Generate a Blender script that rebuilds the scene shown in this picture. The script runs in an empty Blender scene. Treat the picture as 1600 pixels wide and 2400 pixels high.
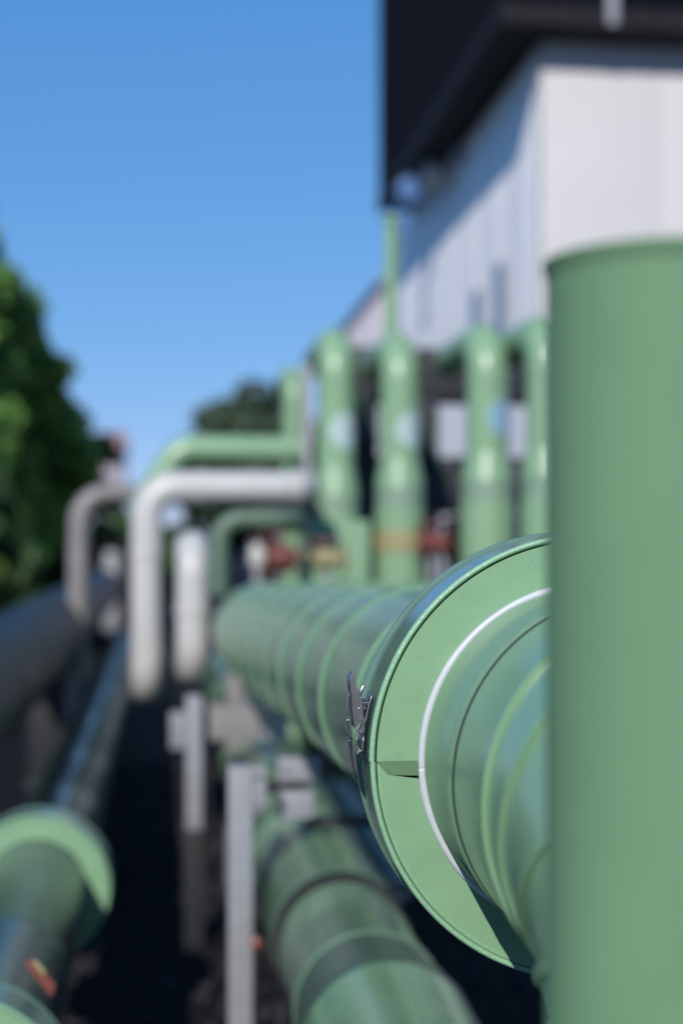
import bpy, bmesh, math, random
import numpy as np
from mathutils import Vector, Matrix

sc = bpy.context.scene
R = math.radians
HC = 1.7                                   # camera height above the ground
YAW = math.atan(407/3267)

# ------------------------------------------------------------------ camera
cd = bpy.data.cameras.new('camera'); cam = bpy.data.objects.new('camera', cd)
sc.collection.objects.link(cam); sc.camera = cam
cam.location = (0, 0, HC); cam.rotation_euler = (R(90), 0, -YAW)
cd.sensor_fit = 'VERTICAL'; cd.sensor_height = 36; cd.sensor_width = 24; cd.lens = 50
cd.shift_y = 0.0289; cd.clip_start = .05; cd.clip_end = 2000
cd.dof.use_dof = True; cd.dof.focus_distance = 1.79; cd.dof.aperture_fstop = 1.75

# ------------------------------------------------------------------ sky and sun
SUN_AZ, SUN_EL = 21, 33.5                  # degrees left of straight behind, elevation
w = bpy.data.worlds.new('World'); sc.world = w; w.use_nodes = True
nt = w.node_tree; nt.nodes.clear()
sky = nt.nodes.new('ShaderNodeTexSky'); sky.sky_type = 'NISHITA'; sky.sun_disc = False
sky.sun_elevation = R(SUN_EL); sky.sun_rotation = R(180+SUN_AZ)
sky.air_density = 1.0; sky.dust_density = 0.0; sky.ozone_density = 5.0; sky.altitude = 2500
bg = nt.nodes.new('ShaderNodeBackground'); bg.inputs[1].default_value = 0.11
wo = nt.nodes.new('ShaderNodeOutputWorld')
# tone of the sky: one even curve per colour over the whole dome (clear deep blue, little whitening at the horizon)
sp_ = nt.nodes.new('ShaderNodeSeparateColor'); cb_ = nt.nodes.new('ShaderNodeCombineColor')
nt.links.new(sky.outputs[0], sp_.inputs[0])
for i_, (k_, p_) in enumerate(((.62, .85), (.625, .48), (.88, .31))):
    a_ = nt.nodes.new('ShaderNodeMath'); a_.operation = 'POWER'; a_.inputs[1].default_value = p_
    b_ = nt.nodes.new('ShaderNodeMath'); b_.operation = 'MULTIPLY'; b_.inputs[1].default_value = k_*.11**(p_-1)
    nt.links.new(sp_.outputs[i_], a_.inputs[0]); nt.links.new(a_.outputs[0], b_.inputs[0]); nt.links.new(b_.outputs[0], cb_.inputs[i_])
mn_ = nt.nodes.new('ShaderNodeMath'); mn_.operation = 'MINIMUM'; g_ = cb_.inputs[1].links[0].from_socket; r_ = cb_.inputs[0].links[0].from_socket
nt.links.new(r_, mn_.inputs[0]); nt.links.new(g_, mn_.inputs[1]); nt.links.new(mn_.outputs[0], cb_.inputs[0])   # never redder than green
nt.links.new(cb_.outputs[0], bg.inputs[0]); nt.links.new(bg.outputs[0], wo.inputs[0])
sd = bpy.data.lights.new('sun', 'SUN'); sd.energy = 4.9; sd.angle = R(.5); sd.color = (1, .955, .89)
so = bpy.data.objects.new('sun', sd); sc.collection.objects.link(so)
sdir = Vector((-math.sin(R(SUN_AZ))*math.cos(R(SUN_EL)), -math.cos(R(SUN_AZ))*math.cos(R(SUN_EL)), math.sin(R(SUN_EL))))
so.rotation_euler = sdir.to_track_quat('Z', 'Y').to_euler()
so.location = (-3, -6, 9)
vs = sc.view_settings; vs.view_transform = 'Standard'; vs.look = 'None'; vs.exposure = 0; vs.gamma = 1; vs.use_curve_mapping = False
sc.cycles.max_bounces = 6; sc.cycles.use_denoising = True

# ------------------------------------------------------------------ materials
def mat(name, col, rough=.5, metal=0, spec=.5, noise=0, nscale=20, bump=0, bscale=200, coat=0, speck=0, speck_scale=300, speck_col=(.02,.04,.02), stretch=None, dirt=0, dirt_col=(.1,.09,.07), rvar=0, warp=0):
    m = bpy.data.materials.new(name); m.use_nodes = True
    t = m.node_tree; b = t.nodes['Principled BSDF']; N = t.nodes.new; L = t.links.new
    b.inputs['Roughness'].default_value = rough; b.inputs['Metallic'].default_value = metal
    b.inputs['Specular IOR Level'].default_value = spec
    b.inputs['Coat Weight'].default_value = coat; b.inputs['Coat Roughness'].default_value = .2
    tc = N('ShaderNodeTexCoord'); src = tc.outputs['Object']
    if stretch:
        mp = N('ShaderNodeMapping'); mp.inputs['Scale'].default_value = stretch; L(src, mp.inputs[0]); src = mp.outputs[0]
    cur = None
    rgb = N('ShaderNodeRGB'); rgb.outputs[0].default_value = (*col, 1); cur = rgb.outputs[0]
    if noise:
        n = N('ShaderNodeTexNoise'); n.inputs['Scale'].default_value = nscale; n.inputs['Detail'].default_value = 6; L(src, n.inputs['Vector'])
        mr = N('ShaderNodeMapRange'); mr.inputs[1].default_value = .3; mr.inputs[2].default_value = .7
        mr.inputs[3].default_value = 1-noise; mr.inputs[4].default_value = 1+noise; L(n.outputs[0], mr.inputs[0])
        hs = N('ShaderNodeHueSaturation'); L(cur, hs.inputs['Color']); L(mr.outputs[0], hs.inputs['Value']); cur = hs.outputs[0]
        if rvar:
            r2 = N('ShaderNodeMapRange'); r2.inputs[1].default_value=.3; r2.inputs[2].default_value=.7
            r2.inputs[3].default_value = rough-rvar; r2.inputs[4].default_value = rough+rvar; L(n.outputs[0], r2.inputs[0]); L(r2.outputs[0], b.inputs['Roughness'])
    if dirt:
        n = N('ShaderNodeTexNoise'); n.inputs['Scale'].default_value = nscale*.35; n.inputs['Detail'].default_value = 8; n.inputs['Roughness'].default_value=.65; L(src, n.inputs['Vector'])
        mr = N('ShaderNodeMapRange'); mr.inputs[1].default_value = .5; mr.inputs[2].default_value = .75; mr.inputs[4].default_value = dirt; L(n.outputs[0], mr.inputs[0])
        mx = N('ShaderNodeMix'); mx.data_type = 'RGBA'; L(mr.outputs[0], mx.inputs[0]); L(cur, mx.inputs[6]); mx.inputs[7].default_value = (*dirt_col, 1); cur = mx.outputs[2]
    if speck:
        v = N('ShaderNodeTexVoronoi'); v.inputs['Scale'].default_value = speck_scale; L(src, v.inputs['Vector'])
        n2 = N('ShaderNodeTexNoise'); n2.inputs['Scale'].default_value = speck_scale*.12; n2.inputs['Detail'].default_value = 3; L(src, n2.inputs['Vector'])
        a = N('ShaderNodeMapRange'); a.inputs[1].default_value = .22; a.inputs[2].default_value = .1; L(v.outputs['Distance'], a.inputs[0])
        c2 = N('ShaderNodeMapRange'); c2.inputs[1].default_value = .56; c2.inputs[2].default_value = .64; L(n2.outputs[0], c2.inputs[0])
        mu = N('ShaderNodeMath'); mu.operation = 'MULTIPLY'; L(a.outputs[0], mu.inputs[0]); L(c2.outputs[0], mu.inputs[1])
        mu2 = N('ShaderNodeMath'); mu2.operation = 'MULTIPLY'; L(mu.outputs[0], mu2.inputs[0]); mu2.inputs[1].default_value = speck
        mx = N('ShaderNodeMix'); mx.data_type = 'RGBA'; L(mu2.outputs[0], mx.inputs[0]); L(cur, mx.inputs[6]); mx.inputs[7].default_value = (*speck_col, 1); cur = mx.outputs[2]
    L(cur, b.inputs['Base Color'])
    if bump:
        n = N('ShaderNodeTexNoise'); n.inputs['Scale'].default_value = bscale; n.inputs['Detail'].default_value = 4; L(tc.outputs['Object'], n.inputs['Vector'])
        bp = N('ShaderNodeBump'); bp.inputs['Strength'].default_value = bump; bp.inputs['Distance'].default_value = .002; L(n.outputs[0], bp.inputs['Height']); L(bp.outputs[0], b.inputs['Normal'])
        if warp:
            n3 = N('ShaderNodeTexNoise'); n3.inputs['Scale'].default_value = 6; n3.inputs['Detail'].default_value = 1; L(tc.outputs['Object'], n3.inputs['Vector'])
            b3 = N('ShaderNodeBump'); b3.inputs['Strength'].default_value = warp; b3.inputs['Distance'].default_value = .02; L(n3.outputs[0], b3.inputs['Height']); L(b3.outputs[0], bp.inputs['Normal'])
    return m

GREEN = (.15, .275, .16)
M = {}
M['green'] = mat('green cladding paint', GREEN, .28, noise=.05, nscale=7, bump=.05, bscale=60, dirt=.12, dirt_col=(.17,.18,.10), rvar=.06, coat=.65, warp=.25)
M['green_face'] = mat('green cover plate paint', (.18,.32,.185), .42, noise=.035, nscale=25, bump=.06, bscale=260, dirt=.12, dirt_col=(.20,.30,.16), speck=.6, speck_scale=270, warp=.35)
M['green_bead'] = mat('green rolled edge paint', (.22,.40,.25), .3, noise=.12, nscale=300, bump=.5, bscale=420, speck=.9, speck_scale=500, speck_col=(.75,.85,.75))
M['green_smooth'] = mat('smooth green pipe coat', (.118,.225,.122), .7, spec=.25, noise=.04, nscale=9, bump=.03, bscale=40, dirt=.12, dirt_col=(.12,.22,.10))
M['green_light'] = mat('pale green pipe paint', (.19,.315,.185), .33, noise=.04, nscale=5)
M['green_dark'] = mat('deep green pipe paint', (.045,.08,.064), .22, noise=.15, nscale=4)  # darker than the other pipe greens, even all over
M['green_dull'] = mat('dull green pipe paint', (.075,.12,.08), .5, noise=.1, nscale=6)
M['shade_green'] = mat('dark green pipe shade', (.05,.085,.06), .35, noise=.12, nscale=8)  # green darkened for the shadow across the lower pipe
M['seal'] = mat('white silicone sealant', (.44,.47,.50), .4, noise=.05, nscale=60, bump=.1, bscale=120)
M['black'] = mat('black rubber', (.012,.013,.014), .7)
M['steel'] = mat('stainless latch steel', (.40,.38,.38), .36, 1, noise=.12, nscale=90, bump=.05, bscale=300)
M['galv'] = mat('galvanised steel', (.27,.275,.30), .5, .25, noise=.08, nscale=18)
M['white_pipe'] = mat('off white pipe paint', (.44,.43,.415), .4, noise=.04, nscale=5)
M['grey_pipe'] = mat('grey brown pipe paint', (.20,.185,.18), .5, noise=.08, nscale=5)
M['wall_front'] = mat('wall panel darkened for full sun', (.49,.472,.475), .7, noise=.02, nscale=1.5)  # front colour held down to offset its stronger sun
M['wall_side'] = mat('wall panel lightened for weak sun', (.93,.89,.88), .6, noise=.01, nscale=.6)  # side colour lifted to make up for its weaker sun
M['far_wall'] = mat('pinkish render', (.80,.70,.70), .8, noise=.04, nscale=1)
M['far_house'] = mat('greyish render', (.33,.30,.34), .8)
M['roof_tile'] = mat('dull red tile', (.30,.16,.16), .8)
M['clad'] = mat('dark corrugated cladding', (.0035,.0045,.008), .8, spec=.05, noise=.1, nscale=2)
M['fascia'] = mat('charcoal fascia metal', (.016,.015,.019), .7, spec=.08, noise=.08, nscale=3)
M['soffit'] = mat('black soffit', (.008,.009,.010), .8)
M['rack'] = mat('black painted steel', (.012,.013,.016), .55, noise=.2, nscale=5)
M['ground'] = mat('gravel blackened for shade', (.005,.005,.007), .9, spec=.15, noise=.35, nscale=18, bump=.6, bscale=30, dirt=.5, dirt_col=(.012,.010,.009))  # colour taken near black in place of shade over the ground
M['asphalt'] = mat('asphalt', (.018,.022,.028), .9, spec=.2, noise=.15, nscale=4)
M['concrete'] = mat('beige concrete', (.40,.34,.29), .85, noise=.12, nscale=14, bump=.3, bscale=80)
M['block'] = mat('pale cast block', (.20,.19,.19), .8, noise=.1, nscale=10)
M['red'] = mat('red valve paint', (.17,.05,.04), .4, noise=.08, nscale=9)
M['brown'] = mat('brown red oxide paint', (.13,.035,.03), .5, noise=.1, nscale=9)
M['yellow'] = mat('yellow marking band', (.27,.24,.12), .5, noise=.05, nscale=9)
M['sticker_pale'] = mat('pale sticker', (.36,.47,.48), .35)
M['sticker_blue'] = mat('blue sticker', (.20,.34,.46), .35)
M['sticker_white'] = mat('white print', (.75,.8,.8), .35)
M['blue'] = mat('blue enamel', (.06,.14,.33), .35)
M['glass'] = mat('window glass', (.10,.13,.20), .15, spec=.8)
M['bark'] = mat('bark', (.06,.045,.032), .9, noise=.2, nscale=8, bump=.4, bscale=30)
def leafmat(name, a, b_):
    m = bpy.data.materials.new(name); m.use_nodes = True; t = m.node_tree; b = t.nodes['Principled BSDF']
    g = t.nodes.new('ShaderNodeNewGeometry'); cr = t.nodes.new('ShaderNodeMix'); cr.data_type = 'RGBA'
    t.links.new(g.outputs['Random Per Island'], cr.inputs[0]); cr.inputs[6].default_value = (*a,1); cr.inputs[7].default_value = (*b_,1)
    t.links.new(cr.outputs[2], b.inputs['Base Color']); b.inputs['Roughness'].default_value = .55
    return m
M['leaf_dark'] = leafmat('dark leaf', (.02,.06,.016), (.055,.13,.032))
M['leaf'] = leafmat('green leaf', (.035,.115,.018), (.16,.34,.06))
M['leaf_yellow'] = leafmat('yellow green leaf', (.08,.14,.02), (.22,.30,.05))
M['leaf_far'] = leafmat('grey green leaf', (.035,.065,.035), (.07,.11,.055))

# ------------------------------------------------------------------ helpers
def finish(me, m, smooth=35):
    me.materials.append(m)
    if smooth:
        me.polygons.foreach_set('use_smooth', [True]*len(me.polygons))
        me.set_sharp_from_angle(angle=R(smooth))
def link(name, me, m, parent=None, smooth=35):
    finish(me, m, smooth)
    o = bpy.data.objects.new(name, me); sc.collection.objects.link(o)
    if parent: o.parent = parent; o.matrix_parent_inverse = parent.matrix_world.inverted()
    return o
def tag(o, label=None, cat=None, group=None, kind=None):
    if label: o['label'] = label
    if cat: o['category'] = cat
    if group: o['group'] = group
    if kind: o['kind'] = kind
    return o
def thing(name, loc, label, cat, group=None):
    o = bpy.data.objects.new(name, None); sc.collection.objects.link(o); o.location = loc
    o.empty_display_size = .1; bpy.context.view_layer.update()
    return tag(o, label, cat, group)
def from_lists(name, V, F, m, parent=None, smooth=35):
    me = bpy.data.meshes.new(name); me.from_pydata([tuple(v) for v in V], [], F); me.update()
    bm = bmesh.new(); bm.from_mesh(me); bmesh.ops.recalc_face_normals(bm, faces=bm.faces); bm.to_mesh(me); bm.free()
    return link(name, me, m, parent, smooth)
def sweep(name, path, radii, m, parent=None, n=48, caps=True, smooth=35):
    """tube through the points of path with one radius per point; frames are carried along without twist"""
    P = [Vector(p) for p in path]
    if not hasattr(radii, '__len__'): radii = [radii]*len(P)
    T = []
    for i in range(len(P)):
        a = P[max(i-1, 0)]; b = P[min(i+1, len(P)-1)]; d = b-a
        j = 1
        while d.length < 1e-7 and j < len(P):
            j += 1; a = P[max(i-j, 0)]; b = P[min(i+j, len(P)-1)]; d = b-a
        T.append(d.normalized())
    u = T[0].orthogonal().normalized(); V = []; F = []
    for i, p in enumerate(P):
        u = (u - T[i]*u.dot(T[i])).normalized(); v = T[i].cross(u)
        for k in range(n):
            a = 2*math.pi*k/n; V.append(p + (u*math.cos(a)+v*math.sin(a))*radii[i])
    for i in range(len(P)-1):
        for k in range(n):
            k2 = (k+1) % n; F.append((i*n+k, i*n+k2, (i+1)*n+k2, (i+1)*n+k))
    if caps: F.append(tuple(range(n))[::-1]); F.append(tuple((len(P)-1)*n+k for k in range(n)))
    return from_lists(name, V, F, m, parent, smooth)
def lathe_y(name, X, Z, prof, m, parent=None, n=128, a0=0, a1=360, smooth=35):
    """profile [(y, r)] revolved about the line x=X, z=Z along Y; optional angular range (deg, 0=+X, 90=up)"""
    full = a1-a0 >= 360; ns = n if full else n+1; V = []; F = []
    for (y, r) in prof:
        for k in range(ns):
            a = R(a0+(a1-a0)*k/n); V.append((X+r*math.cos(a), y, Z+r*math.sin(a)))
    for i in range(len(prof)-1):
        for k in range(n):
            k2 = (k+1) % ns; F.append((i*ns+k, i*ns+k2, (i+1)*ns+k2, (i+1)*ns+k))
    return from_lists(name, V, F, m, parent, smooth)
def lathe_z(name, X, Y, prof, m, parent=None, n=64, smooth=35):
    V = []; F = []
    for (z, r) in prof:
        for k in range(n):
            a = 2*math.pi*k/n; V.append((X+r*math.cos(a), Y+r*math.sin(a), z))
    for i in range(len(prof)-1):
        for k in range(n):
            k2 = (k+1) % n; F.append((i*n+k, i*n+k2, (i+1)*n+k2, (i+1)*n+k))
    return from_lists(name, V, F, m, parent, smooth)
def box(name, x0, x1, y0, y1, z0, z1, m, parent=None, bev=.003):
    bm = bmesh.new(); bmesh.ops.create_cube(bm, size=1)
    for v in bm.verts:
        v.co = Vector((x0 if v.co.x < 0 else x1, y0 if v.co.y < 0 else y1, z0 if v.co.z < 0 else z1))
    if bev: bmesh.ops.bevel(bm, geom=bm.edges[:], offset=bev, segments=2, affect='EDGES', profile=.7)
    me = bpy.data.meshes.new(name); bm.to_mesh(me); bm.free()
    return link(name, me, m, parent, 20)
def arc(c, u, v, r, a0, a1, n=10):
    c = Vector(c); u = Vector(u); v = Vector(v)
    return [c+u*r*math.cos(R(a0+(a1-a0)*i/n))+v*r*math.sin(R(a0+(a1-a0)*i/n)) for i in range(n+1)]
def bend_path(pts, r, n=10):
    """polyline with its corners rounded by radius r"""
    P = [Vector(p) for p in pts]; out = [P[0]]
    for i in range(1, len(P)-1):
        a = (P[i-1]-P[i]).normalized(); b = (P[i+1]-P[i]).normalized()
        ang = a.angle(b); t = r/math.tan(ang/2); p0 = P[i]+a*t; p1 = P[i]+b*t
        c = P[i]+(a+b).normalized()*(r/math.sin(ang/2))
        u = (p0-c).normalized(); v = (p1-c); v = (v-u*v.dot(u)).normalized(); tot = math.pi-ang
        out += [c+u*r*math.cos(tot*j/n)+v*r*math.sin(tot*j/n) for j in range(n+1)]
    out.append(P[-1]); return out
f_ = 3267.0
def at(x, y, Y):
    """world point on the plane at distance Y along the pipes, from survey marks taken on the photograph"""
    q = (x-784)/f_; s, c = math.sin(YAW), math.cos(YAW)
    d = Y/(c-q*s)
    return Vector((d*(q*c+s), Y, HC+d*(1244-y)/f_))

# ------------------------------------------------------------------ ground
def sheet(name, x0, x1, y0, y1, z, m, nx=1, ny=1):
    V = [(x0+(x1-x0)*i/nx, y0+(y1-y0)*j/ny, z) for j in range(ny+1) for i in range(nx+1)]
    F = [(j*(nx+1)+i, j*(nx+1)+i+1, (j+1)*(nx+1)+i+1, (j+1)*(nx+1)+i) for j in range(ny) for i in range(nx)]
    return tag(from_lists(name, V, F, m, None, 0), kind='structure')
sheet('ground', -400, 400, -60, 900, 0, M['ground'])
sheet('road', -14, -2.2, -20, 120, .004, M['asphalt'])

# ------------------------------------------------------------------ building with dark upper storey
BX, BY0, BY1, SOF = 4.47, 16.6, 27.4, HC+6.0
b1 = thing('plant_building', (8, 20, 0), 'white walled plant hall with dark corrugated upper storey overhanging its walls', 'building')
for i in range(6):
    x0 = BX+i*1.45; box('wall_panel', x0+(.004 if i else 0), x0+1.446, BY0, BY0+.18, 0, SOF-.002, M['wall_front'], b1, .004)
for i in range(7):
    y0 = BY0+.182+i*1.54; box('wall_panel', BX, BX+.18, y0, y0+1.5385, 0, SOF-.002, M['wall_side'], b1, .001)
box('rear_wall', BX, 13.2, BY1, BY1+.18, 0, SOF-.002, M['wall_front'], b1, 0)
UX, UY0, UY1, UT = 3.90, 16.15, 25.6, HC+12
def ribbed(name, a, b, z0, z1, nrm, m, parent, pitch=.32, dep=.06):
    a = Vector(a); b = Vector(b); nrm = Vector(nrm); L = (b-a).length; n = int(L/pitch); u = (b-a).normalized(); pts = []
    for i in range(n):
        s = i*pitch
        for (t, h) in ((0, 0), (.12, 0), (.17, 1), (.27, 1)): pts.append(a+u*(s+t)+nrm*dep*h)
    pts.append(b)
    V = [(p.x, p.y, z0) for p in pts]+[(p.x, p.y, z1) for p in pts]; k = len(pts)
    return from_lists(name, V, [(i, i+1, k+i+1, k+i) for i in range(k-1)], m, parent, 0)
ribbed('corrugated_cladding', (UX, UY0, 0), (UX, UY1, 0), SOF+.22, UT, (-1, 0, 0), M['clad'], b1)
ribbed('corrugated_cladding', (UX, UY0, 0), (13.4, UY0, 0), SOF+.22, UT, (0, -1, 0), M['clad'], b1)
box('upper_core', UX+.01, 13.4, UY0+.01, UY1, SOF+.01, UT, M['clad'], b1, 0)
box('fascia', UX-.06, UX+.008, UY0-.06, UY1, SOF, SOF+.24, M['fascia'], b1, .01)
box('fascia', UX+.01, 13.4, UY0-.06, UY0+.008, SOF, SOF+.24, M['fascia'], b1, .01)
box('soffit', UX+.01, 13.3, UY0+.01, UY1-.01, SOF-.001, SOF+.008, M['soffit'], b1, 0)
for (ya, yb, zt) in ((18.25, 18.85, HC+3.72), (19.6, 20.25, HC+3.6)):
    fr = box('window', BX-.05, BX-.002, ya, yb, zt-1.5, zt, M['galv'], b1, .005)
    box('pane', BX-.056, BX-.052, ya+.07, yb-.07, zt-1.43, zt-.07, M['glass'], fr, 0)
sweep('exhaust_duct', [(BX-.004, 21.9, HC+5.74), (BX-.34, 21.9, HC+5.74), (BX-.42, 21.9, HC+5.74)], [.18, .18, .2], M['white_pipe'], b1, 24)
sweep('exhaust_duct', [(BX-.004, 20.9, HC+5.76), (BX-.22, 20.9, HC+5.76)], .1, M['galv'], b1, 20)
box('fascia_bracket', 5.12, 5.24, UY0-.12, UY0-.062, SOF+.02, SOF+.40, M['galv'], b1, .01)
# blue lamp on bracket at the far corner of the eaves
lp = thing('blue_lamp', (3.72, 22.6, HC+5.3), 'round blue enamel lamp hanging on a bracket beneath the dark eaves', 'lamp')
p0 = at(942, 436, 22.5)
o = sweep('lamp_head', [p0+Vector((0, -.12, 0)), p0+Vector((0, -.1, 0)), p0+Vector((0, .1, 0)), p0+Vector((0, .14, 0))], [.05, .2, .22, .1], M['blue'], lp, 28)
p1 = at(905, 478, 22.5); p2 = at(928, 515, 22.5)
sweep('arm', [p0+Vector((0, .05, .1)), p0+Vector((.05, .05, SOF-p0.z-.02))], .025, M['rack'], lp, 10)
sweep('arm', [p0+Vector((0, .05, 0)), p1, p2], .03, M['blue'], lp, 10)
box('control_box', p2.x-.09, p2.x+.09, p2.y-.06, p2.y+.06, p2.z-.16, p2.z+.12, M['blue'], lp, .02)

b2 = thing('far_hall', (8, 36, 0), 'pinkish rendered hall beyond the white one, lower roofline', 'building')
box('wall', 4.6, 14, 29.5, 43, 0, HC+5.45, M['far_wall'], b2, .02)
box('roof', 4.5, 14.1, 29.4, 43.1, HC+5.452, HC+5.58, M['galv'], b2, .02)
for i in range(4): box('window', 4.57, 4.598, 31+i*3, 32.2+i*3, HC+1.6, HC+3.2, M['glass'], b2, 0)
b3 = thing('distant_house', (-3, 80, 0), 'small pale house with red roof in the gap beside the tree', 'house')
q = at(262, 1010, 80)
box('wall', q.x-.9, q.x+.6, 78, 84, 0, HC+5.0, M['far_house'], b3, .05)
V = [(q.x-1.0, 77.8, HC+5.0), (q.x+.7, 77.8, HC+5.0), (q.x+.7, 84.2, HC+5.0), (q.x-1.0, 84.2, HC+5.0), (q.x-1.0, 81, HC+6.2), (q.x+.7, 81, HC+6.2)]
from_lists('roof', V, [(0,1,5,4), (2,3,4,5), (0,4,3), (1,2,5), (0,3,2,1)], M['roof_tile'], b3, 0)

# ------------------------------------------------------------------ trees
def crown(name, cx, cy, cz, rx, ry, rz, nclump, nleaf, size, m, parent, seed, shape=0):
    rg = np.random.default_rng(seed)
    d = rg.normal(size=(nclump, 3)); d /= np.linalg.norm(d, axis=1)[:, None]
    rad = rg.uniform(.35, 1.0, nclump)**.6
    cc = d*rad[:, None]*np.array([rx, ry, rz])
    if shape: cc[:, :2] *= (1.15-.75*(cc[:, 2:3]/rz*.5+.5))
    cr = rg.uniform(.10, .26, nclump)*min(rx, rz)
    k = rg.integers(0, nclump, nleaf)
    l = rg.normal(size=(nleaf, 3)); l /= np.linalg.norm(l, axis=1)[:, None]
    pos = cc[k]+l*(cr[k]*rg.uniform(.3, 1.1, nleaf)**.5)[:, None]*np.array([1.15, 1.15, .8])+np.array([cx, cy, cz])
    pos[:, 2] = np.maximum(pos[:, 2], .1)
    a = rg.normal(size=(nleaf, 3)); a /= np.linalg.norm(a, axis=1)[:, None]
    b = np.cross(a, rg.normal(size=(nleaf, 3))); b /= np.linalg.norm(b, axis=1)[:, None]
    s = size*rg.uniform(.6, 1.3, nleaf)[:, None]
    V = np.stack([pos-a*s, pos+b*s*.45, pos+a*s, pos-b*s*.45], 1).reshape(-1, 3)
    me = bpy.data.meshes.new(name); me.vertices.add(len(V)); me.vertices.foreach_set('co', V.ravel())
    me.loops.add(nleaf*4); me.loops.foreach_set('vertex_index', np.arange(nleaf*4))
    me.polygons.add(nleaf); me.polygons.foreach_set('loop_start', np.arange(0, nleaf*4, 4)); me.update(calc_edges=True)
    return link(name, me, m, parent, 0)
def trunk(name, x, y, h, r, parent, seed, limbs=5):
    rg = random.Random(seed); pts = [Vector((x, y, -.1))]; 
    for i in range(1, 7): pts.append(Vector((x+rg.uniform(-.1, .1)*i*.3, y+rg.uniform(-.1, .1)*i*.3, h*i/6)))
    t = sweep(name, pts, [r*(1.25-.17*i) for i in range(7)], M['bark'], parent, 12)
    for k in range(limbs):
        b = pts[2+k % 4]; a = k*2.4+rg.random(); e = b+Vector((math.cos(a)*h*.28, math.sin(a)*h*.28, h*.25))
        sweep('limb', [b, (b+e)/2+Vector((0, 0, -.05*h)), e], [r*.5, r*.35, r*.12], M['bark'], t, 8)
def tree(loc, label, H, rx, rz, m, seed, leaf=.11, n=40000, clumps=70, shape=0, cz=None, group=None, name='leafy_tree'):
    t = thing(name, (loc[0], loc[1], 0), label, 'tree', group)
    trunk('trunk', loc[0], loc[1], H*.6, .17, t, seed)
    crown('crown', loc[0], loc[1], cz if cz else H-rz, rx, rx, rz, clumps, n, leaf, m, t, seed, shape)
tree((-4.0, 22), 'tall leafy tree, its sunlit crown rising highest at the picture edge', 8.0, 2.1, 3.5, M['leaf'], 3, .12, 90000, 230, 1, cz=4.75)
tree((-2.85, 25.5), 'shorter rounded tree whose slope of leaves meets the open sky', 6.0, 1.85, 3.1, M['leaf'], 8, .11, 70000, 180, 1, cz=3.3)
tree((-3.2, 20), 'added dense tree, leaves coloured dark for the shade below the tall crown', 3.0, 1.55, 1.3, M['leaf_dark'], 11, .10, 34000, 60, 0, cz=2.0)  # dark leaf colour stands in for shade under the tall crown
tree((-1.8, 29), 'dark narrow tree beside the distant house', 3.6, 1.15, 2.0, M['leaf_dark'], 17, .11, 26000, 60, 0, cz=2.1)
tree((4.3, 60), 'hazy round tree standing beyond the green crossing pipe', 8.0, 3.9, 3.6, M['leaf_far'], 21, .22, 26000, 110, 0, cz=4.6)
tree((1.2, 66), 'dark low tree far away between the white pipes', 5.0, 3.6, 2.3, M['leaf_dark'], 23, .24, 14000, 50, 0, cz=2.4)
h2 = thing('hedge', (-4, 34, 0), 'dark tall hedge closing the view behind the grey arching pipe', 'hedge')
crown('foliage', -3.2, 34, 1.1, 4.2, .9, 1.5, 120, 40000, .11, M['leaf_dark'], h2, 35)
sweep('stem', [(-3.2, 34, 0), (-3.2, 34, .9)], [.06, .03], M['bark'], h2, 8)
hd = thing('hedge', (-4.5, 18, 0), 'low yellow green hedge under the trees beside the road', 'hedge')
crown('foliage', -2.9, 17.5, 1.0, 1.15, .8, .8, 50, 16000, .07, M['leaf_yellow'], hd, 31)
sweep('stem', [(-3.0, 17.5, 0), (-3.0, 17.5, .7)], [.05, .03], M['bark'], hd, 8)

# ------------------------------------------------------------------ large pipe in focus (A)
AX, AZ, AR = .536, HC-.273, .2135
pa = thing('large_insulated_pipe', (AX, 1.2, 0), 'large green clad pipe with raised joint rings passing through the sharp round cover', 'pipe')
def pipe_length(y0, y1, X, Z, r, m, parent, lip=.0045, n=128, near_lip=True):
    """one clad length, its near end rolled up into a ring that faces the viewer"""
    prof = []
    if near_lip: prof += [(y0, r-.001), (y0, r+lip*.8), (y0+.002, r+lip), (y0+.010, r+lip), (y0+.014, r+lip*.4), (y0+.018, r)]
    else: prof += [(y0, r)]
    prof += [(y1-.0005, r-.0004)]
    return lathe_y('pipe_length', X, Z, prof, m, parent, n)
ys = [1.762, 2.31, 2.73, 3.10, 3.50, 3.90, 4.29, 4.69, 5.09, 5.49, 5.89, 6.35]
for i in range(len(ys)-1):                 # beyond the cover the pipe falls and drifts a little
    o = pipe_length(ys[i], ys[i+1], AX, AZ, AR, M['green'], pa)
    for v in o.data.vertices: v.co.x -= .0236*(v.co.y-1.75); v.co.z -= .029*(v.co.y-1.75)
AEX, AEZ = AX-.0236*4.6, AZ-.029*4.6
# collar with finely turned grooves between the cover and the joint line
prof = [(1.574, AR-.003), (1.574, AR+.0005), (1.60, AR+.0008)]
y = 1.605
while y < 1.735: prof += [(y, AR+.0012), (y+.0015, AR+.0003), (y+.003, AR+.0001), (y+.005, AR+.0014)]; y += .0078
prof += [(1.76, AR+.001)]
lathe_y('grooved_collar', AX, AZ, prof, M['green'], pa, 160, smooth=60)
lathe_y('joint_gap', AX, AZ, [(1.5690, AR-.001), (1.5695, AR+.0009), (1.5745, AR+.0012), (1.5750, AR-.001)], M['black'], pa, 96)
lathe_y('pipe_length', AX, AZ, [(1.425, AR), (1.5705, AR), (1.5705, AR-.004)], M['green'], pa, 128)
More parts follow.
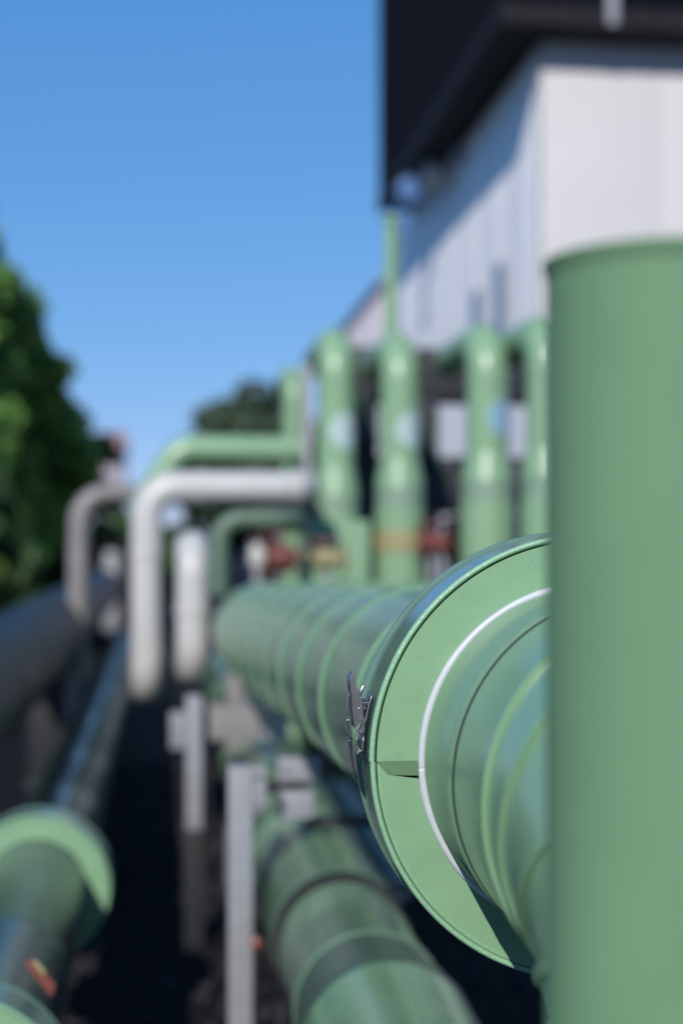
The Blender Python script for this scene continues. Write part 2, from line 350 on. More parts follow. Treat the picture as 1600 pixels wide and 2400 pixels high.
# mitred bend turning down in front
PIV_Y, RB = 1.405, .19; pz = AZ-RB
def ring_at(a, r):   # a ring of the bend at angle a
    c = Vector((AX+.012*a/90, PIV_Y-math.sin(R(a))*RB, pz+math.cos(R(a))*RB))
    u = Vector((1, 0, 0)); v = Vector((0, -math.sin(R(a)), math.cos(R(a))))
    return [c+(u*math.cos(t)+v*math.sin(t))*r for t in [2*math.pi*k/96 for k in range(96)]], Vector((0, -math.cos(R(a)), -math.sin(R(a))))
cuts = [0, 17, 41, 66, 90]
for i in range(4):
    a0, a1 = cuts[i], cuts[i+1]
    r_0 = AR-.0085*a0/90; r_1 = AR-.0085*a1/90
    R0, t0 = ring_at(a0, r_0); R1, t1 = ring_at(a1, r_1)
    n = 96
    # segment ends in a raised lip facing the viewer
    rings = [R0, [p-t1*.016 for p in ring_at(a1, r_1+.001)[0]], [p-t1*.012 for p in ring_at(a1, r_1+.006)[0]], [p-t1*.004 for p in ring_at(a1, r_1+.0065)[0]], [p for p in ring_at(a1, r_1+.0055)[0]], [p for p in ring_at(a1, r_1-.002)[0]]]
    V = [p for rr in rings for p in rr]; F = [(j*n+k, j*n+(k+1) % n, (j+1)*n+(k+1) % n, (j+1)*n+k) for j in range(len(rings)-1) for k in range(n)]
    from_lists('bend_segment', V, F, M['green'], pa)
lathe_y('joint_ring', AX, AZ, [(1.405, AR-.001), (1.405, AR+.0055), (1.409, AR+.0065), (1.418, AR+.006), (1.424, AR)], M['green'], pa, 128)
yl = PIV_Y-RB
LR = AR-.0085
lathe_z('down_leg', AX+.012, yl, [(pz+.0, LR), (pz-.30, LR), (pz-.30, LR+.004), (pz-.315, LR+.004), (pz-.32, LR), (.0, LR)], M['green'], pa, 96)
# far end: the pipe rises in a bend
sweep('far_bend', bend_path([(AEX, 6.352, AEZ), (AEX, 6.72, AEZ), (2.6, 6.72, AEZ)], .30, 10), AR, M['green'], pa, 48)

# ------------------------------------------------------------------ round inspection cover on it
CY = 1.748
def cover(name, label, X, Z, Yf, Ri, Ro, depth, cat='pipe cover', group=None, detail=True, m=None):
    t = thing(name, (X, Yf, Z-Ro), label, cat, group); n = 192 if detail else 72
    rb0 = Ro-.008; g0 = rb0-.0016
    mm = m or M['green_face']
    for half, (a0, a1) in enumerate(((0, 180), (180, 360))):
        e = .0 if half == 0 else .0012                       # the lower shell sits a touch inside the upper
        nm = 'upper_shell' if half == 0 else 'lower_shell'
        sh = lathe_y(nm, X, Z, [(Yf+.003, rb0-e), (Yf-.001, rb0+.0008-e), (Yf-.0035, rb0+.0025-e), (Yf-.0042, rb0+.0045-e), (Yf-.003, rb0+.0068-e), (Yf+.0005, Ro-e), (Yf+.006, Ro-.001-e), (Yf+.012, Ro-.0015-e)], M['green_bead'], t, n//2, a0, a1, 50)
        lathe_y('side_band', X, Z, [(Yf+.012, Ro-.0015-e), (Yf+depth-.008, Ro-.0015-e), (Yf+depth-.005, Ro+.0025-e), (Yf+depth, Ro+.003-e), (Yf+depth+.002, Ro-.001-e), (Yf+depth+.003, Ri)], M['cover_side'], sh, n//2, a0, a1, 40)
        if half == 0:
            fc = lathe_y('face_plate', X, Z, [(Yf+.004, g0), (Yf+.0006, g0), (Yf, g0-.0005), (Yf, Ri), (Yf+.004, Ri)], mm, sh, n//2, a0, a1, 40)
        else:
            # lower plate: its top edge runs down and leaves a thin dark wedge under the folded flange
            V = []; F = []
            def P(x, z, y=Yf+.0004): V.append((X+x, y, Z+z)); return len(V)-1
            A = P(-g0, -.0012); D = P(-g0+.0140, -.0172); C = P(-Ri-.0002, -.0235)
            outs = []; ins = []
            for k in range(1, n//2):
                a = R(180+6.6+(173.4)*(k-1)/(n//2-2)); outs.append(P(g0*math.cos(a), g0*math.sin(a))); ins.append(P(Ri*math.cos(a), Ri*math.sin(a)))
            F.append((A, D, C, ins[0], outs[0]))
            F[-1] = (A, outs[0], ins[0], C, D)
            for k in range(len(outs)-1): F.append((outs[k], outs[k+1], ins[k+1], ins[k]))
            fc = from_lists('face_plate', V, F, mm, sh, 0)
            md = fc.modifiers.new('thickness', 'SOLIDIFY'); md.thickness = .0015; md.offset = 0
            if detail:
                lathe_y('pressed_ridge', X, Z, [(Yf+.0005, g0-.0045), (Yf-.0008, g0-.0036), (Yf-.0008, g0-.0030), (Yf+.0005, g0-.0022)], M['green_bead'], sh, n//2, 181, 360, 60)
    lathe_y('inner_shadow_gap', X, Z, [(Yf+.014, Ri+.0005), (Yf+.0141, rb0+.001)], M['black'], t, n, smooth=0)
    # folded flange of the upper shell
    V = []
    for s in (-1, 1):
        b = len(V)
        V += [(X+s*g0, Yf-.0002, Z), (X+s*Ri, Yf-.0002, Z), (X+s*Ri, Yf+.0100, Z-.0205), (X+s*(g0-.014), Yf+.0090, Z-.0190)]
    from_lists('folded_flange', V, [(0, 1, 2, 3), (7, 6, 5, 4)], mm, t, 0)
    return t
M['cover_side'] = mat('glossy green band', (.10,.17,.13), .16, noise=.08, nscale=30, coat=.4)
c1 = cover('inspection_cover', 'sharp round two-part green pipe cover with white sealant and steel latch', AX, AZ, CY, AR+.0015, .2838, .112)
# sealant bead, only where it was applied
def bead(X, Z, Y, r, rr, a0, a1, parent, n=150, seed=1):
    rg = random.Random(seed); P = []; rad = []
    for k in range(n+1):
        a = R(a0+(a1-a0)*k/n); w_ = rr*(1+.06*math.sin(k*.11+seed)+.02*math.sin(k*.41)); P.append((X+(r)*math.cos(a), Y, Z+(r)*math.sin(a))); rad.append(w_*min(1, .5+.25*k, .5+.25*(n-k)))
    return sweep('sealant_bead', P, rad, M['seal'], parent, 12)
bead(AX, AZ, CY-.0005, AR+.0040, .0048, 40, 184, c1)
bead(AX, AZ, CY-.0005, AR+.0040, .0050, 182, 250, c1, seed=5)

# the latch: built from outlines on planes square to the pipe
def lat(u, v, Y): return at(764.4+.1875*u, 1509.2+.1875*v, Y)
def plate(name, pts, Y, th, m, parent, hole=None):
    cu = bpy.data.curves.new(name, 'CURVE'); cu.dimensions = '2D'; cu.fill_mode = 'BOTH'; cu.extrude = th/2; cu.bevel_depth = .0004; cu.bevel_resolution = 1
    def spl(P):
        s = cu.splines.new('POLY'); s.points.add(len(P)-1)
        for i, p in enumerate(P): s.points[i].co = (p[0], p[1], 0, 1)
        s.use_cyclic_u = True
    spl([(lat(u, v, Y).x, lat(u, v, Y).z) for u, v in pts])
    if hole:
        c = lat(hole[0], hole[1], Y); spl([(c.x+hole[2]*math.cos(a), c.z+hole[2]*math.sin(a)) for a in [2*math.pi*k/16 for k in range(16)]])
    tmp = bpy.data.objects.new(name, cu); sc.collection.objects.link(tmp); bpy.context.view_layer.update()
    me = bpy.data.meshes.new_from_object(tmp.evaluated_get(bpy.context.evaluated_depsgraph_get()))
    sc.collection.objects.unlink(tmp); bpy.data.objects.remove(tmp)
    for v in me.vertices: v.co = Vector((v.co.x, Y-v.co.z, v.co.y))
    me.materials.clear()
    return link(name, me, m, parent, 40)
la = bpy.data.objects.new('latch', None); sc.collection.objects.link(la); la.location = lat(300, 800, 1.78); la.parent = c1; bpy.context.view_layer.update()
la.matrix_parent_inverse = c1.matrix_world.inverted(); bpy.context.view_layer.update()
side = [(250,190),(225,240),(213,300),(218,380),(228,460),(238,600),(250,740),(264,862),(290,905),(330,940),(372,935),(384,880),(378,780),(366,680),(358,600),(352,530),(335,480),(310,430),(285,370),(268,290),(262,215)]
plate('latch_lever', side, 1.768, .0016, M['steel'], la, hole=(308, 608, .0019))
plate('latch_lever', side, 1.796, .0016, M['steel'], la, hole=(308, 608, .0019))
def wire(name, P, r, n=10): return sweep(name, P, r, M['steel'], la, n)
def strip(name, uv, y0, y1, th=.0012):
    V = []; 
    for (u, v) in uv:
        a = lat(u, v, y0); b = Vector((a.x, y1, a.z)); V += [a, b]
    k = len(uv); o = from_lists(name, V, [(2*i, 2*i+1, 2*i+3, 2*i+2) for i in range(k-1)], M['steel'], la, 60)
    md = o.modifiers.new('thickness', 'SOLIDIFY'); md.thickness = th; md.offset = 0
    return o
strip('latch_spine', [(250,190),(225,240),(214,300),(219,380),(229,460),(239,600),(251,740),(265,862)], 1.769, 1.795)
strip('base_plate', [(482,452),(462,520),(440,590),(425,660),(412,730),(400,790),(390,850)], 1.766, 1.80, .0014)
strip('base_plate', [(378,960),(372,1040),(366,1120),(362,1190)], 1.764, 1.80, .0014)
strip('keeper_strap', [(205,965),(232,1010),(240,1100),(250,1200),(258,1300),(276,1400),(300,1500)], 1.79, 1.82, .0014)
for (u, v) in ((390,625),(345,930),(305,890)):
    a = lat(u, v, 1.762); wire('pivot_pin', [a, Vector((a.x, 1.803, a.z))], .0016)
for (u, v) in ((185,770),(205,1010)):
    a = lat(u, v, 1.79); wire('rivet', [a, Vector((a.x, 1.802, a.z))], .0028, 12)
a = lat(400, 560, 1.770); b = lat(362, 560, 1.770); c_ = lat(445, 562, 1.770)
wire('pivot_pin', [b, a, c_], .0010)
wire('wire_bail', [lat(u, v, 1.7635) for u, v in ((340,762),(345,790),(330,830),(300,880),(280,930),(274,990),(284,1060),(305,1120),(328,1152),(350,1158),(362,1150))], .0011)
wire('wire_bail', [lat(u, v, 1.802) for u, v in ((340,762),(345,790),(330,830),(300,880),(280,930),(274,990),(284,1060),(305,1120),(328,1152),(350,1158),(362,1150))], .0011)
wire('wire_hook', [lat(328,1152,1.7635), lat(310,1165,1.763), lat(302,1188,1.763)], .0012)
wire('wire_hook', [lat(350,1150,1.762), lat(362,1144,1.760), lat(360,1160,1.758)], .0012)
wire('top_rod', [lat(380,350,1.79), lat(350,400,1.79), lat(330,460,1.785), lat(318,470,1.78)], .0022)
wire('top_rod', [lat(358,350,1.80), lat(335,410,1.80)], .0018)
wire('side_wire', [lat(205,430,1.785), lat(180,560,1.785), lat(160,700,1.785), lat(160,770,1.785), lat(190,775,1.785)], .0012)
wire('side_wire', [lat(160,780,1.785), lat(160,860,1.785), lat(178,930,1.785), lat(205,970,1.785)], .0022)

# ------------------------------------------------------------------ foreground standpipe
vp_ = thing('green_standpipe', (.3525, .975, 0), 'smooth vertical green standpipe with flared lid, largest and nearest, at the picture edge', 'pipe')
VX, VY, VR = .3525, .975, .0835; VT = HC+.199
lathe_z('shaft', VX, VY, [(0, VR), (VT-.0125, VR)], M['green_smooth'], vp_, 128)
lathe_z('lid_band', VX, VY, [(VT-.0125, VR), (VT-.0118, VR+.0004), (VT-.0010, VR+.0030), (VT, VR+.0026), (VT+.0006, VR-.002), (VT+.001, .0001)], M['green_smooth'], vp_, 128)

# ------------------------------------------------------------------ lower pipe under it (B)
pb = thing('lower_green_pipe', (.47, 1, 0), 'green clad pipe low beneath the big one, with a black joint ring and shiny stripe', 'pipe')
BXX, BZ, BR = .486, HC-1.108, .178
pipe_length(2.0, 3.06, BXX, BZ, .196, M['green'], pb, n=96)
lathe_y('shade_band', BXX, BZ, [(3.06, .197), (3.07, .200), (3.09, .197), (3.34, .181)], M['shade_green'], pb, 96)  # taper coloured dark for the shadow lying across the pipe
pipe_length(3.34, 3.85, BXX, BZ, BR, M['green'], pb, .006, 96)
lathe_y('joint_ring', BXX, BZ, [(3.852, BR-.02), (3.852, BR+.014), (3.93, BR+.014), (3.93, BR-.02)], M['black'], pb, 96)
yy = [3.93, 4.9, 5.6, 6.3, 7.2, 8.4, 9.6, 12.0]
for i in range(len(yy)-1): pipe_length(yy[i], yy[i+1], BXX, BZ, BR+.012, M['green'], pb, .004, 64)

# ------------------------------------------------------------------ left lower pipe (C)
CXX, CZ, CR = -.405, HC-1.11, .158
pc = thing('narrow_green_pipe', (CXX, 1, 0), 'dark green pipe near the ground carrying two pale round covers', 'pipe')
yy = [1.6, 2.2, 2.9, 3.7, 4.7, 5.7, 6.7, 8.0, 9.5, 12, 15]
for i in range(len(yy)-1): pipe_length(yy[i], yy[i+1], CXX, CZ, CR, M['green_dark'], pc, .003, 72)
M['green_cover'] = M['green_face']
cover('pipe_cover', 'round green cover half cut by shadow on the dark narrow pipe, farther of its two', CXX, CZ, 4.62, CR+.002, .236, .14, detail=False, group='round covers on the narrow pipe')
cover('pipe_cover', 'round green cover beside the red and yellow tag, nearer on the narrow pipe', CXX, CZ, 2.84, CR+.002, .224, .12, detail=False, group='round covers on the narrow pipe')
tg = thing('warning_tag', at(92, 2240, 3.0), 'red tag with yellow corner hung behind the nearer round cover', 'tag')
P = [at(55, 2212, 3.05), at(80, 2205, 3.05), at(128, 2262, 3.05), at(118, 2290, 3.05)]
V = P+[p+Vector((0, .004, 0)) for p in P]
from_lists('tag_plate', V, [(0,1,2,3), (7,6,5,4), (0,4,5,1), (1,5,6,2), (2,6,7,3), (3,7,4,0)], M['red'], tg, 0)
P = [at(74, 2209, 3.044), at(84, 2206, 3.044), at(106, 2232, 3.044), at(99, 2240, 3.044)]
V = P+[p+Vector((0, .003, 0)) for p in P]
from_lists('tag_corner', V, [(0,1,2,3), (7,6,5,4), (0,4,5,1), (1,5,6,2), (2,6,7,3), (3,7,4,0)], M['yellow'], tg, 0)

# dark broad pipe farther left (D)
pd_ = thing('dark_broad_pipe', (-.8, 6, 0), 'broad dark blue green pipe leading away along the road edge', 'pipe')
M['dark_pipe'] = mat('dark slate pipe', (.018,.030,.036), .5, spec=.25, noise=.15, nscale=4)
yy = [4.78, 5.8, 7, 9, 12, 15, 19]
for i in range(len(yy)-1): pipe_length(yy[i], yy[i+1], -.80, HC-.62, .25, M['dark_pipe'], pd_, .004, 64)

# ------------------------------------------------------------------ white, grey and green crossing pipes
def bent_pipe(name, label, pts, bend, r, m, group=None, joints=(), n=40):
    P = bend_path(pts, bend, 12)
    t = thing(name, (P[0].x, P[0].y, 0), label, 'pipe', group)
    sweep('pipe_run', P, r, m, t, n)
    for (p, d) in joints:
        p = Vector(p); d = Vector(d).normalized()
        sweep('joint_band', [p-d*.02, p-d*.019, p+d*.019, p+d*.02], [r, r+.006, r+.006, r], m, t, n)
    return t
g = 'crossing pipes'
Y = 7.5; zE = at(500, 1119, Y).z; xE = at(337, 1300, Y).x
bent_pipe('white_pipe', 'white pipe rising from the ground and turning level beneath the green one', [(xE, Y+1.3, at(343, 1590, Y).z), (xE, Y, at(343, 1590, Y).z), (xE, Y, zE), (.76, Y, zE), (.76, Y+2, zE)], .165, .082, M['white_pipe'], g, [((.70, Y, zE), (1, 0, 0)), ((xE, Y, zE-.35), (0, 0, 1)), ((.2, Y, zE), (1, 0, 0))])
Y = 6.8; xF = at(443, 1400, Y).x
bent_pipe('white_pipe', 'short upright white pipe with rounded ends standing between crossing pipes and big pipe', [(xF, Y+1.2, at(443, 1258, Y).z), (xF, Y, at(443, 1258, Y).z), (xF, Y, at(443, 1545, Y).z), (xF, Y+.9, at(443, 1545, Y).z)], .14, .080, M['white_pipe'], g, [((xF, Y, at(443, 1400, Y).z), (0, 0, 1))])
Y = 8.8; z = at(500, 1032, Y).z; x0 = at(332, 1032, Y).x
bent_pipe('green_crossing_pipe', 'pale green level pipe, highest of the crossing pipes, with an angled bend', [(x0, Y+1.5, HC-.55), (x0, Y, HC-.55), (x0, Y, z-.32), (x0+.22, Y, z), (.98, Y, z), (.98, Y+1.5, z)], .16, .083, M['green_light'], g, [((.45, Y, z), (1, 0, 0)), ((.72, Y, z), (1, 0, 0))])
Y = 10; z = at(250, 1134, Y).z; x0 = at(183, 1300, Y).x
bent_pipe('grey_pipe', 'grey brown pipe arching up against the dark tree', [(x0-.02, Y, .02), (x0, Y, z), (1.5, Y+.4, z)], .2, .070, M['grey_pipe'], g, [((x0, Y, z-.5), (0, 0, 1))])
Y = 6.6; z = at(600, 1192, Y).z; x0 = at(503, 1300, Y).x
bent_pipe('green_crossing_pipe', 'thin darker green pipe arching just under the level white pipe', [(x0, Y, AEZ+.16), (x0, Y, z), (.62, Y, z), (.62, Y+1.5, z)], .11, .046, M['green_dull'], g, [((x0+.2, Y, z), (1, 0, 0))])

# ------------------------------------------------------------------ risers with round stickers (H)
def sticker(cx, cy, cz, r, rad, phi, m, parent, rad0=None):
    """disc wrapped on an upright cylinder, centred at azimuth phi measured from -Y towards +X"""
    V = [(cx+(r+.0015)*math.sin(phi), cy-(r+.0015)*math.cos(phi), cz)]; F = []; n = 28; rings = 5
    for j in range(1, rings+1):
        for k in range(n):
            a = 2*math.pi*k/n; u = rad*j/rings*math.cos(a); v = rad*j/rings*math.sin(a); p = phi+u/r
            V.append((cx+(r+.0015)*math.sin(p), cy-(r+.0015)*math.cos(p), cz+v))
    for k in range(n): F.append((0, 1+k, 1+(k+1) % n))
    for j in range(rings-1):
        for k in range(n): F.append((1+j*n+k, 1+(j+1)*n+k, 1+(j+1)*n+(k+1) % n, 1+j*n+(k+1) % n))
    return from_lists('round_sticker', V, F, m, parent, 60)
def riser(xpx, wpx, top, Y, label, stk, stk_y=992, phi=35, cone_y=1050):
    c = at(xpx, 1000, Y); r = wpx/2/f_*Y*1.0; X = c.x
    zt = at(xpx, top, Y).z-r
    t = thing('green_riser', (X, Y, 0), label, 'pipe', 'green risers with elbows beyond the big pipe')
    zc = at(xpx, cone_y, Y).z; zb = at(xpx, cone_y+65, Y).z; ze = at(xpx, cone_y+112, Y).z
    rb = r*1.28
    sweep('elbow', bend_path([(X, Y, zt-.26), (X, Y, zt), (X, Y+.95, zt)], .2, 12), r, M['green_light'], t, 40)
    lathe_z('upper_shaft', X, Y, [(zc, r), (zt-.262, r)], M['green_light'], t, 40)
    lathe_z('cone', X, Y, [(zb, rb), (zc, r+.001)], M['green_light'], t, 40)
    lathe_z('grey_band', X, Y, [(ze, rb-.004), (zb, rb-.004)], M['band'], t, 40)
    lathe_z('lower_shaft', X, Y, [(0, rb+.002), (ze-.001, rb+.002), (ze-.001, rb-.004)], M['green_light'], t, 40)
    if stk: sticker(X, Y, at(xpx, stk_y, Y).z, r, .105, R(phi), M[stk], t)
    return t, X, r
M['band'] = mat('grey green band', (.17,.26,.19), .5, noise=.05, nscale=10)
t1, x1, r1 = riser(772, 86, 744, 8.35, 'riser with white sticker standing on the green cabinet', 'sticker_pale', 992, 28, 1075)
t2, x2, r2 = riser(918, 89, 753, 8.1, 'riser with white sticker wearing a yellow band at its foot', 'sticker_pale', 990, 35, 1055)
t3, x3, r3 = riser(1119, 97, 732, 7.6, 'riser with blue sticker between two white wall gaps', 'sticker_blue', 962, 42, 1040)
t4, x4, r4 = riser(1258, 102, 712, 7.2, 'riser half hidden behind the nearest standpipe', None, 975, 42, 1030)
t5, x5, r5 = riser(674, 50, 832, 10.6, 'slender riser farthest along, its elbow against the sky', None, 0, 0, 1075)
zb = at(918, 1243, 8.1).z
lathe_z('yellow_band', x2, 8.1, [(zb-.06, r2*1.28+.004), (zb-.06, r2*1.28+.010), (zb+.06, r2*1.28+.010), (zb+.06, r2*1.28+.004)], M['yellow'], t2, 40)
# thin vent on top of the second riser's level run
vt = thing('vent_pipe', (x2, 9.0, 0), 'thin tall green vent pipe rising against the sky and white wall', 'pipe')
zt2 = at(898, 492, 8.9).z; xv = at(898, 600, 8.9).x
sweep('vent_shaft', [(xv, 8.9, at(898, 790, 8.9).z-.1), (xv, 8.9, zt2-.06)], .042, M['green_light'], vt, 24)
sweep('vent_cap', [(xv, 8.9, zt2-.06), (xv, 8.9, zt2-.055), (xv, 8.9, zt2-.02), (xv, 8.9, zt2)], [.042, .055, .055, .02], M['green_light'], vt, 24)

# green cabinet at the foot of the first riser
cb = thing('green_cabinet', (1.0, 8.2, 0), 'pale green steel cabinet at the foot of a riser', 'cabinet')
a = at(706, 1196, 8.0); b = at(850, 1310, 8.0)
box('cabinet_body', a.x, b.x, 8.0, 8.6, .3, a.z, M['green_light'], cb, .012)
box('cabinet_door', a.x+.02, b.x-.02, 7.985, 7.998, .34, a.z-.02, M['green_light'], cb, .004)
for xx in (a.x+.03, b.x-.08): box('leg', xx, xx+.05, 8.05, 8.10, 0, .298, M['galv'], cb, .003)
for xx in (a.x+.03, b.x-.08): box('leg', xx, xx+.05, 8.50, 8.55, 0, .298, M['galv'], cb, .003)

# black duct rack behind the risers
rk = thing('black_pipe_rack', (2, 11.4, 0), 'black painted steel rack with level ducts behind the green risers', 'rack')
Yr = 9.35
def rbox(nm, xa, ya, xb, yb, Y, th, m):
    a = at(xa, ya, Y); b = at(xb, yb, Y); return box(nm, a.x, b.x, Y, Y+th, b.z, a.z, m, rk, .01)
rbox('upper_duct', 812, 795, 1330, 918, Yr, .5, M['rack'])
rbox('middle_duct', 812, 1048, 1330, 1180, Yr, .5, M['rack'])
rbox('lower_panel', 812, 1185, 1012, 1350, Yr, .4, M['rack'])
rbox('post', 812, 915, 868, 1360, Yr-.02, .1, M['rack'])
rbox('post', 960, 915, 1006, 1360, Yr-.02, .1, M['rack'])
rbox('post', 1088, 915, 1160, 1360, Yr-.02, .1, M['rack'])
rbox('post', 1228, 915, 1300, 1360, Yr-.02, .1, M['rack'])
rbox('lower_panel', 1052, 1185, 1330, 1350, Yr, .4, M['rack'])
for (xa, ya, xb, yb) in ((965, 975, 1010, 1075), (822, 900, 862, 1020)):
    sweep('brace', [at(xa, ya, Yr-.1), at(xb, yb, Yr-.1)], .035, M['green_dark'], rk, 12)

# ------------------------------------------------------------------ valves and marks over the big pipe
def valve(label, c, r, m, mh, L=.3, group='valves behind the big pipe'):
    t = thing('gate_valve', (c.x, c.y, 0), label, 'valve', group)
    sweep('valve_body', [c+Vector((-L, 0, 0)), c+Vector((-L*.5, 0, 0)), c+Vector((-L*.4, 0, 0)), c+Vector((L*.4, 0, 0)), c+Vector((L*.5, 0, 0)), c+Vector((L, 0, 0))], [r*.75, r*.75, r*1.15, r*1.15, r*.75, r*.75], m, t, 28)
    for s in (-1, 1): sweep('flange', [c+Vector((s*L*.96, 0, 0)), c+Vector((s*L*.84, 0, 0))], r*1.5, mh, t, 28)
    sweep('stem', [c, c+Vector((0, 0, r*1.9))], r*.25, M['galv'], t, 12)
    P = [c+Vector((math.cos(a)*r*1.3, math.sin(a)*r*1.3, r*1.9)) for a in [2*math.pi*k/24 for k in range(25)]]
    sweep('hand_wheel', P, .012, mh, t, 8, caps=False)
    sweep('stand', [c, Vector((c.x, c.y, 0))], r*.4, M['galv'], t, 12)
    return t
valve('dark red gate valve between the thin green pipe and the cabinet', at(640, 1282, 8.9), .085, M['brown'], M['brown'], .17)
valve('red and yellow valve in front of the green cabinet', at(748, 1284, 7.6), .05, M['yellow'], M['red'], .11)
valve('brown red valve beside the yellow banded riser foot', at(992, 1248, 8.0), .06, M['brown'], M['brown'], .09)
wv = thing('white_valve_cap', at(591, 1262, 8.6), 'small white domed cap standing over the big pipe', 'cap')
p = at(591, 1275, 8.6); lathe_z('cap_dome', p.x, p.y, [(p.z-.06, .05), (p.z+.02, .05), (p.z+.06, .035), (p.z+.075, .001)], M['white_pipe'], wv, 24)
lathe_z('cap_stem', p.x, p.y, [(0, .03), (p.z-.06, .03)], M['galv'], wv, 16)

# ------------------------------------------------------------------ galvanised supports
def gbox(nm, xa, ya, xb, yb, Y, th, m, par):
    a = at(xa, ya, Y); b = at(xb, yb, Y); return box(nm, a.x, b.x, Y, Y+th, b.z, a.z, m, par, .004)
s1 = thing('pipe_support', (.22, 4.2, 0), 'tall grey galvanised post with bolted brackets in front of the lower pipe', 'support', 'galvanised pipe supports')
a = at(525, 1762, 4.15); b = at(580, 1900, 4.15)
box('post', a.x, b.x, 4.15, 4.22, 0, a.z, M['galv'], s1, .004)
gbox('gusset_plate', 583, 1762, 612, 1868, 4.14, .012, M['galv'], s1)
gbox('cross_beam', 640, 1742, 735, 1795, 4.3, .06, M['galv'], s1)
gbox('cross_beam', 640, 1818, 722, 1880, 4.3, .06, M['galv'], s1)
gbox('web_plate', 612, 1790, 700, 1822, 4.33, .012, M['rack'], s1)
box('base_plate', a.x-.05, b.x+.05, 4.10, 4.27, .001, .012, M['galv'], s1, .002)
for (bx, by) in ((588, 1780), (606, 1780), (588, 1850), (606, 1850), (652, 1768), (722, 1768), (652, 1848), (708, 1848)):
    p = at(bx, by, 4.13 if bx < 620 else 4.29); sweep('bolt', [p+Vector((0, .012, 0)), p, p-Vector((0, .008, 0))], [.008, .008, .006], M['galv'], s1, 6)
box('saddle', AX-.10, AX+.10, 4.33, 4.36, HC-.72, AZ-AR-.003, M['rack'], s1, .003)
gbox('beam', 700, 1880, 1100, 1895, 4.36, .05, M['rack'], s1)
s2 = thing('pipe_support', (.12, 6, 0), 'thin grey post and pale block below the short white pipe', 'support', 'galvanised pipe supports')
a = at(428, 1600, 6.0); b = at(464, 1905, 6.0)
box('post', a.x, b.x, 6.0, 6.07, b.z, a.z, M['galv'], s2, .004)
box('shaded_post_foot', a.x-.01, b.x+.01, 5.99, 6.08, 0, b.z-.001, M['rack'], s2, .004)  # lower end of the post in black, its shade put into the colour
gbox('bearing_block', 482, 1622, 600, 1698, 6.05, .12, M['block'], s2)
gbox('cross_beam', 603, 1640, 662, 1700, 6.08, .08, M['galv'], s2)
gbox('bearing_block', 392, 1640, 426, 1720, 6.3, .1, M['galv'], s2)
s3 = thing('pipe_support', (1.0, 8.6, 0), 'slim grey post just before the riser on the cabinet', 'support', 'galvanised pipe supports')
a = at(696, 835, 8.5); b = at(714, 1200, 8.5)
box('post', a.x, b.x, 8.5, 8.56, 0, a.z, M['galv'], s3, .004)
box('bracket', a.x-.04, b.x+.08, 8.49, 8.565, HC+.36, HC+.39, M['galv'], s3, .003)
s4 = thing('small_pipe_stub', at(545, 1540, 7.0), 'small pale grey pipe stub under the big pipe belly', 'pipe')
p = at(545, 1545, 7.0); sweep('stub', [p+Vector((0, 0, .10)), p+Vector((0, 0, -.09)), Vector((p.x, p.y, 0))], [.05, .055, .055], M['block'], s4, 20)
kb = thing('beige_pipe', (.78, 4.75, 0), 'short beige insulated pipe lit by sun between the big pipe and the lower one', 'pipe')
z_ = HC-1.13
sweep('pipe_run', [(.775, 4.62, z_-.012), (.775, 4.63, z_), (.775, 6.3, z_), (.775, 6.31, z_-.012)], [.04, .055, .055, .04], M['concrete'], kb, 28)
for yy_ in (4.9, 6.0): box('leg', .755, .795, yy_, yy_+.03, 0, z_-.05, M['rack'], kb, .002)
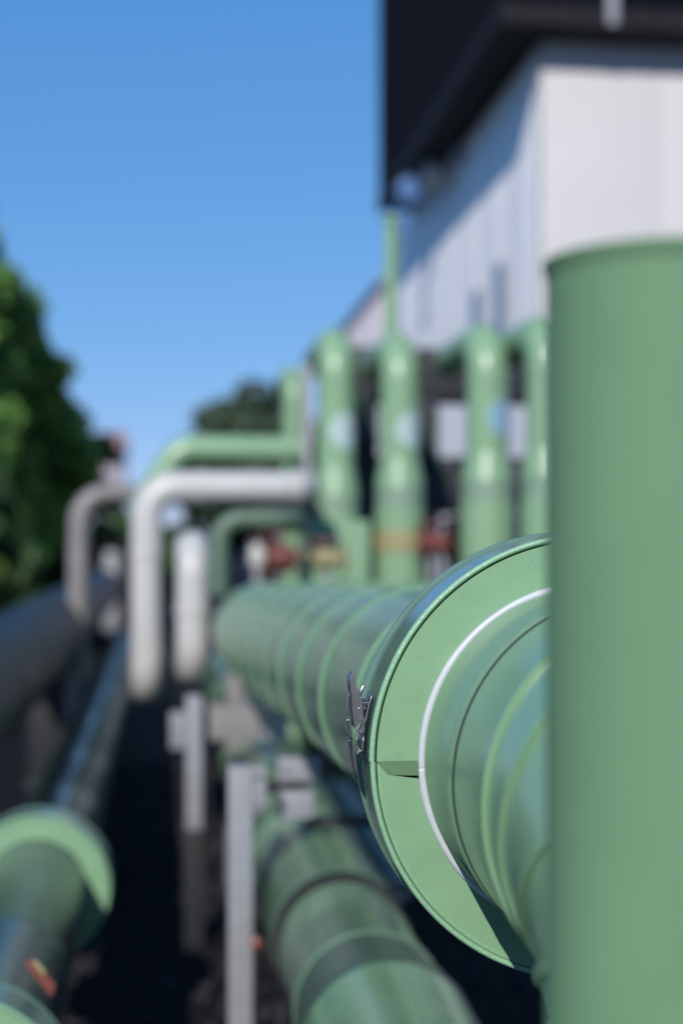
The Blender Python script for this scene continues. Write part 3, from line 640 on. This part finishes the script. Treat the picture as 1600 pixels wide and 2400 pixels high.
for i, (yy_, X, z_, nm, lb) in enumerate(((3.45, CXX, CZ-CR, 'pipe_saddle', 'low steel saddle under the narrow green pipe behind its nearer cover'), (7.0, CXX, CZ-CR, 'pipe_saddle', 'low steel saddle under the narrow pipe beyond its farther cover'),
                                      (3.0, BXX, BZ-.2, 'pipe_saddle', 'low steel saddle under the lower green pipe at its wide length'), (6.5, BXX, BZ-.192, 'pipe_saddle', 'low steel saddle far along under the lower green pipe'),
                                      (5.6, -.80, HC-.62-.25, 'pipe_saddle', 'tall steel saddle holding the dark broad pipe'), (10, -.80, HC-.62-.25, 'pipe_saddle', 'tall steel saddle farther along the dark broad pipe'))):
    t = thing(nm, (X, yy_, 0), lb, 'support', 'steel saddles')
    box('saddle_plate', X-.12, X+.12, yy_, yy_+.012, .06, z_+.02, M['rack'], t, .002)
    box('foot_plate', X-.15, X+.15, yy_-.06, yy_+.07, 0, .058, M['rack'], t, .002)
# red caps by the lower pipe
for (xa, ya, YY, lb) in ((588, 2165, 3.9, 'small red valve knob beside the lower green pipe below the black ring'), ):
    c = at(xa, ya, YY); t = thing('red_knob', c, lb, 'knob')
    sweep('knob', [c+Vector((0, -.02, 0)), c+Vector((0, -.015, 0)), c+Vector((0, .015, 0)), c+Vector((0, .02, 0))], [.008, .016, .016, .008], M['red'], t, 16)
    sweep('stalk', [c, Vector((c.x, c.y, 0))], .008, M['rack'], t, 8)
# grey container by the road
gc = thing('grey_container', at(265, 1300, 24), 'dark steel container with a grey door far off beyond the grey pipe', 'container')
a = at(205, 1250, 24); b = at(300, 1330, 24)
box('container_body', a.x, b.x, 24, 28, .1, a.z, M['fascia'], gc, .03)
box('container_door', (a.x+b.x)/2-.1, (a.x+b.x)/2+.14, 23.98, 23.998, .15, a.z-.12, M['galv'], gc, .005)

# dark loose stones on the ground between the pipes
rg = np.random.default_rng(5); V = []; F = []
for i in range(5200):
    x = rg.uniform(-.75, 1.6); y = rg.uniform(2.6, 11); r = rg.uniform(.008, .026); c = np.array([x, y, r*.4]); b = len(V)
    for d in ((1,0,0), (-1,0,0), (0,1,0), (0,-1,0), (0,0,1), (0,0,-1)):
        V.append(tuple(c+np.array(d)*r*rg.uniform(.6, 1.2)))
    F += [(b+p, b+q, b+t) for p, q, t in ((0,2,4), (2,1,4), (1,3,4), (3,0,4), (2,0,5), (1,2,5), (3,1,5), (0,3,5))]
M['stone'] = mat('dark stones', (.028,.027,.029), .9, spec=.2, noise=.6, nscale=9)
tag(from_lists('gravel', V, F, M['stone'], None, 0), kind='stuff')
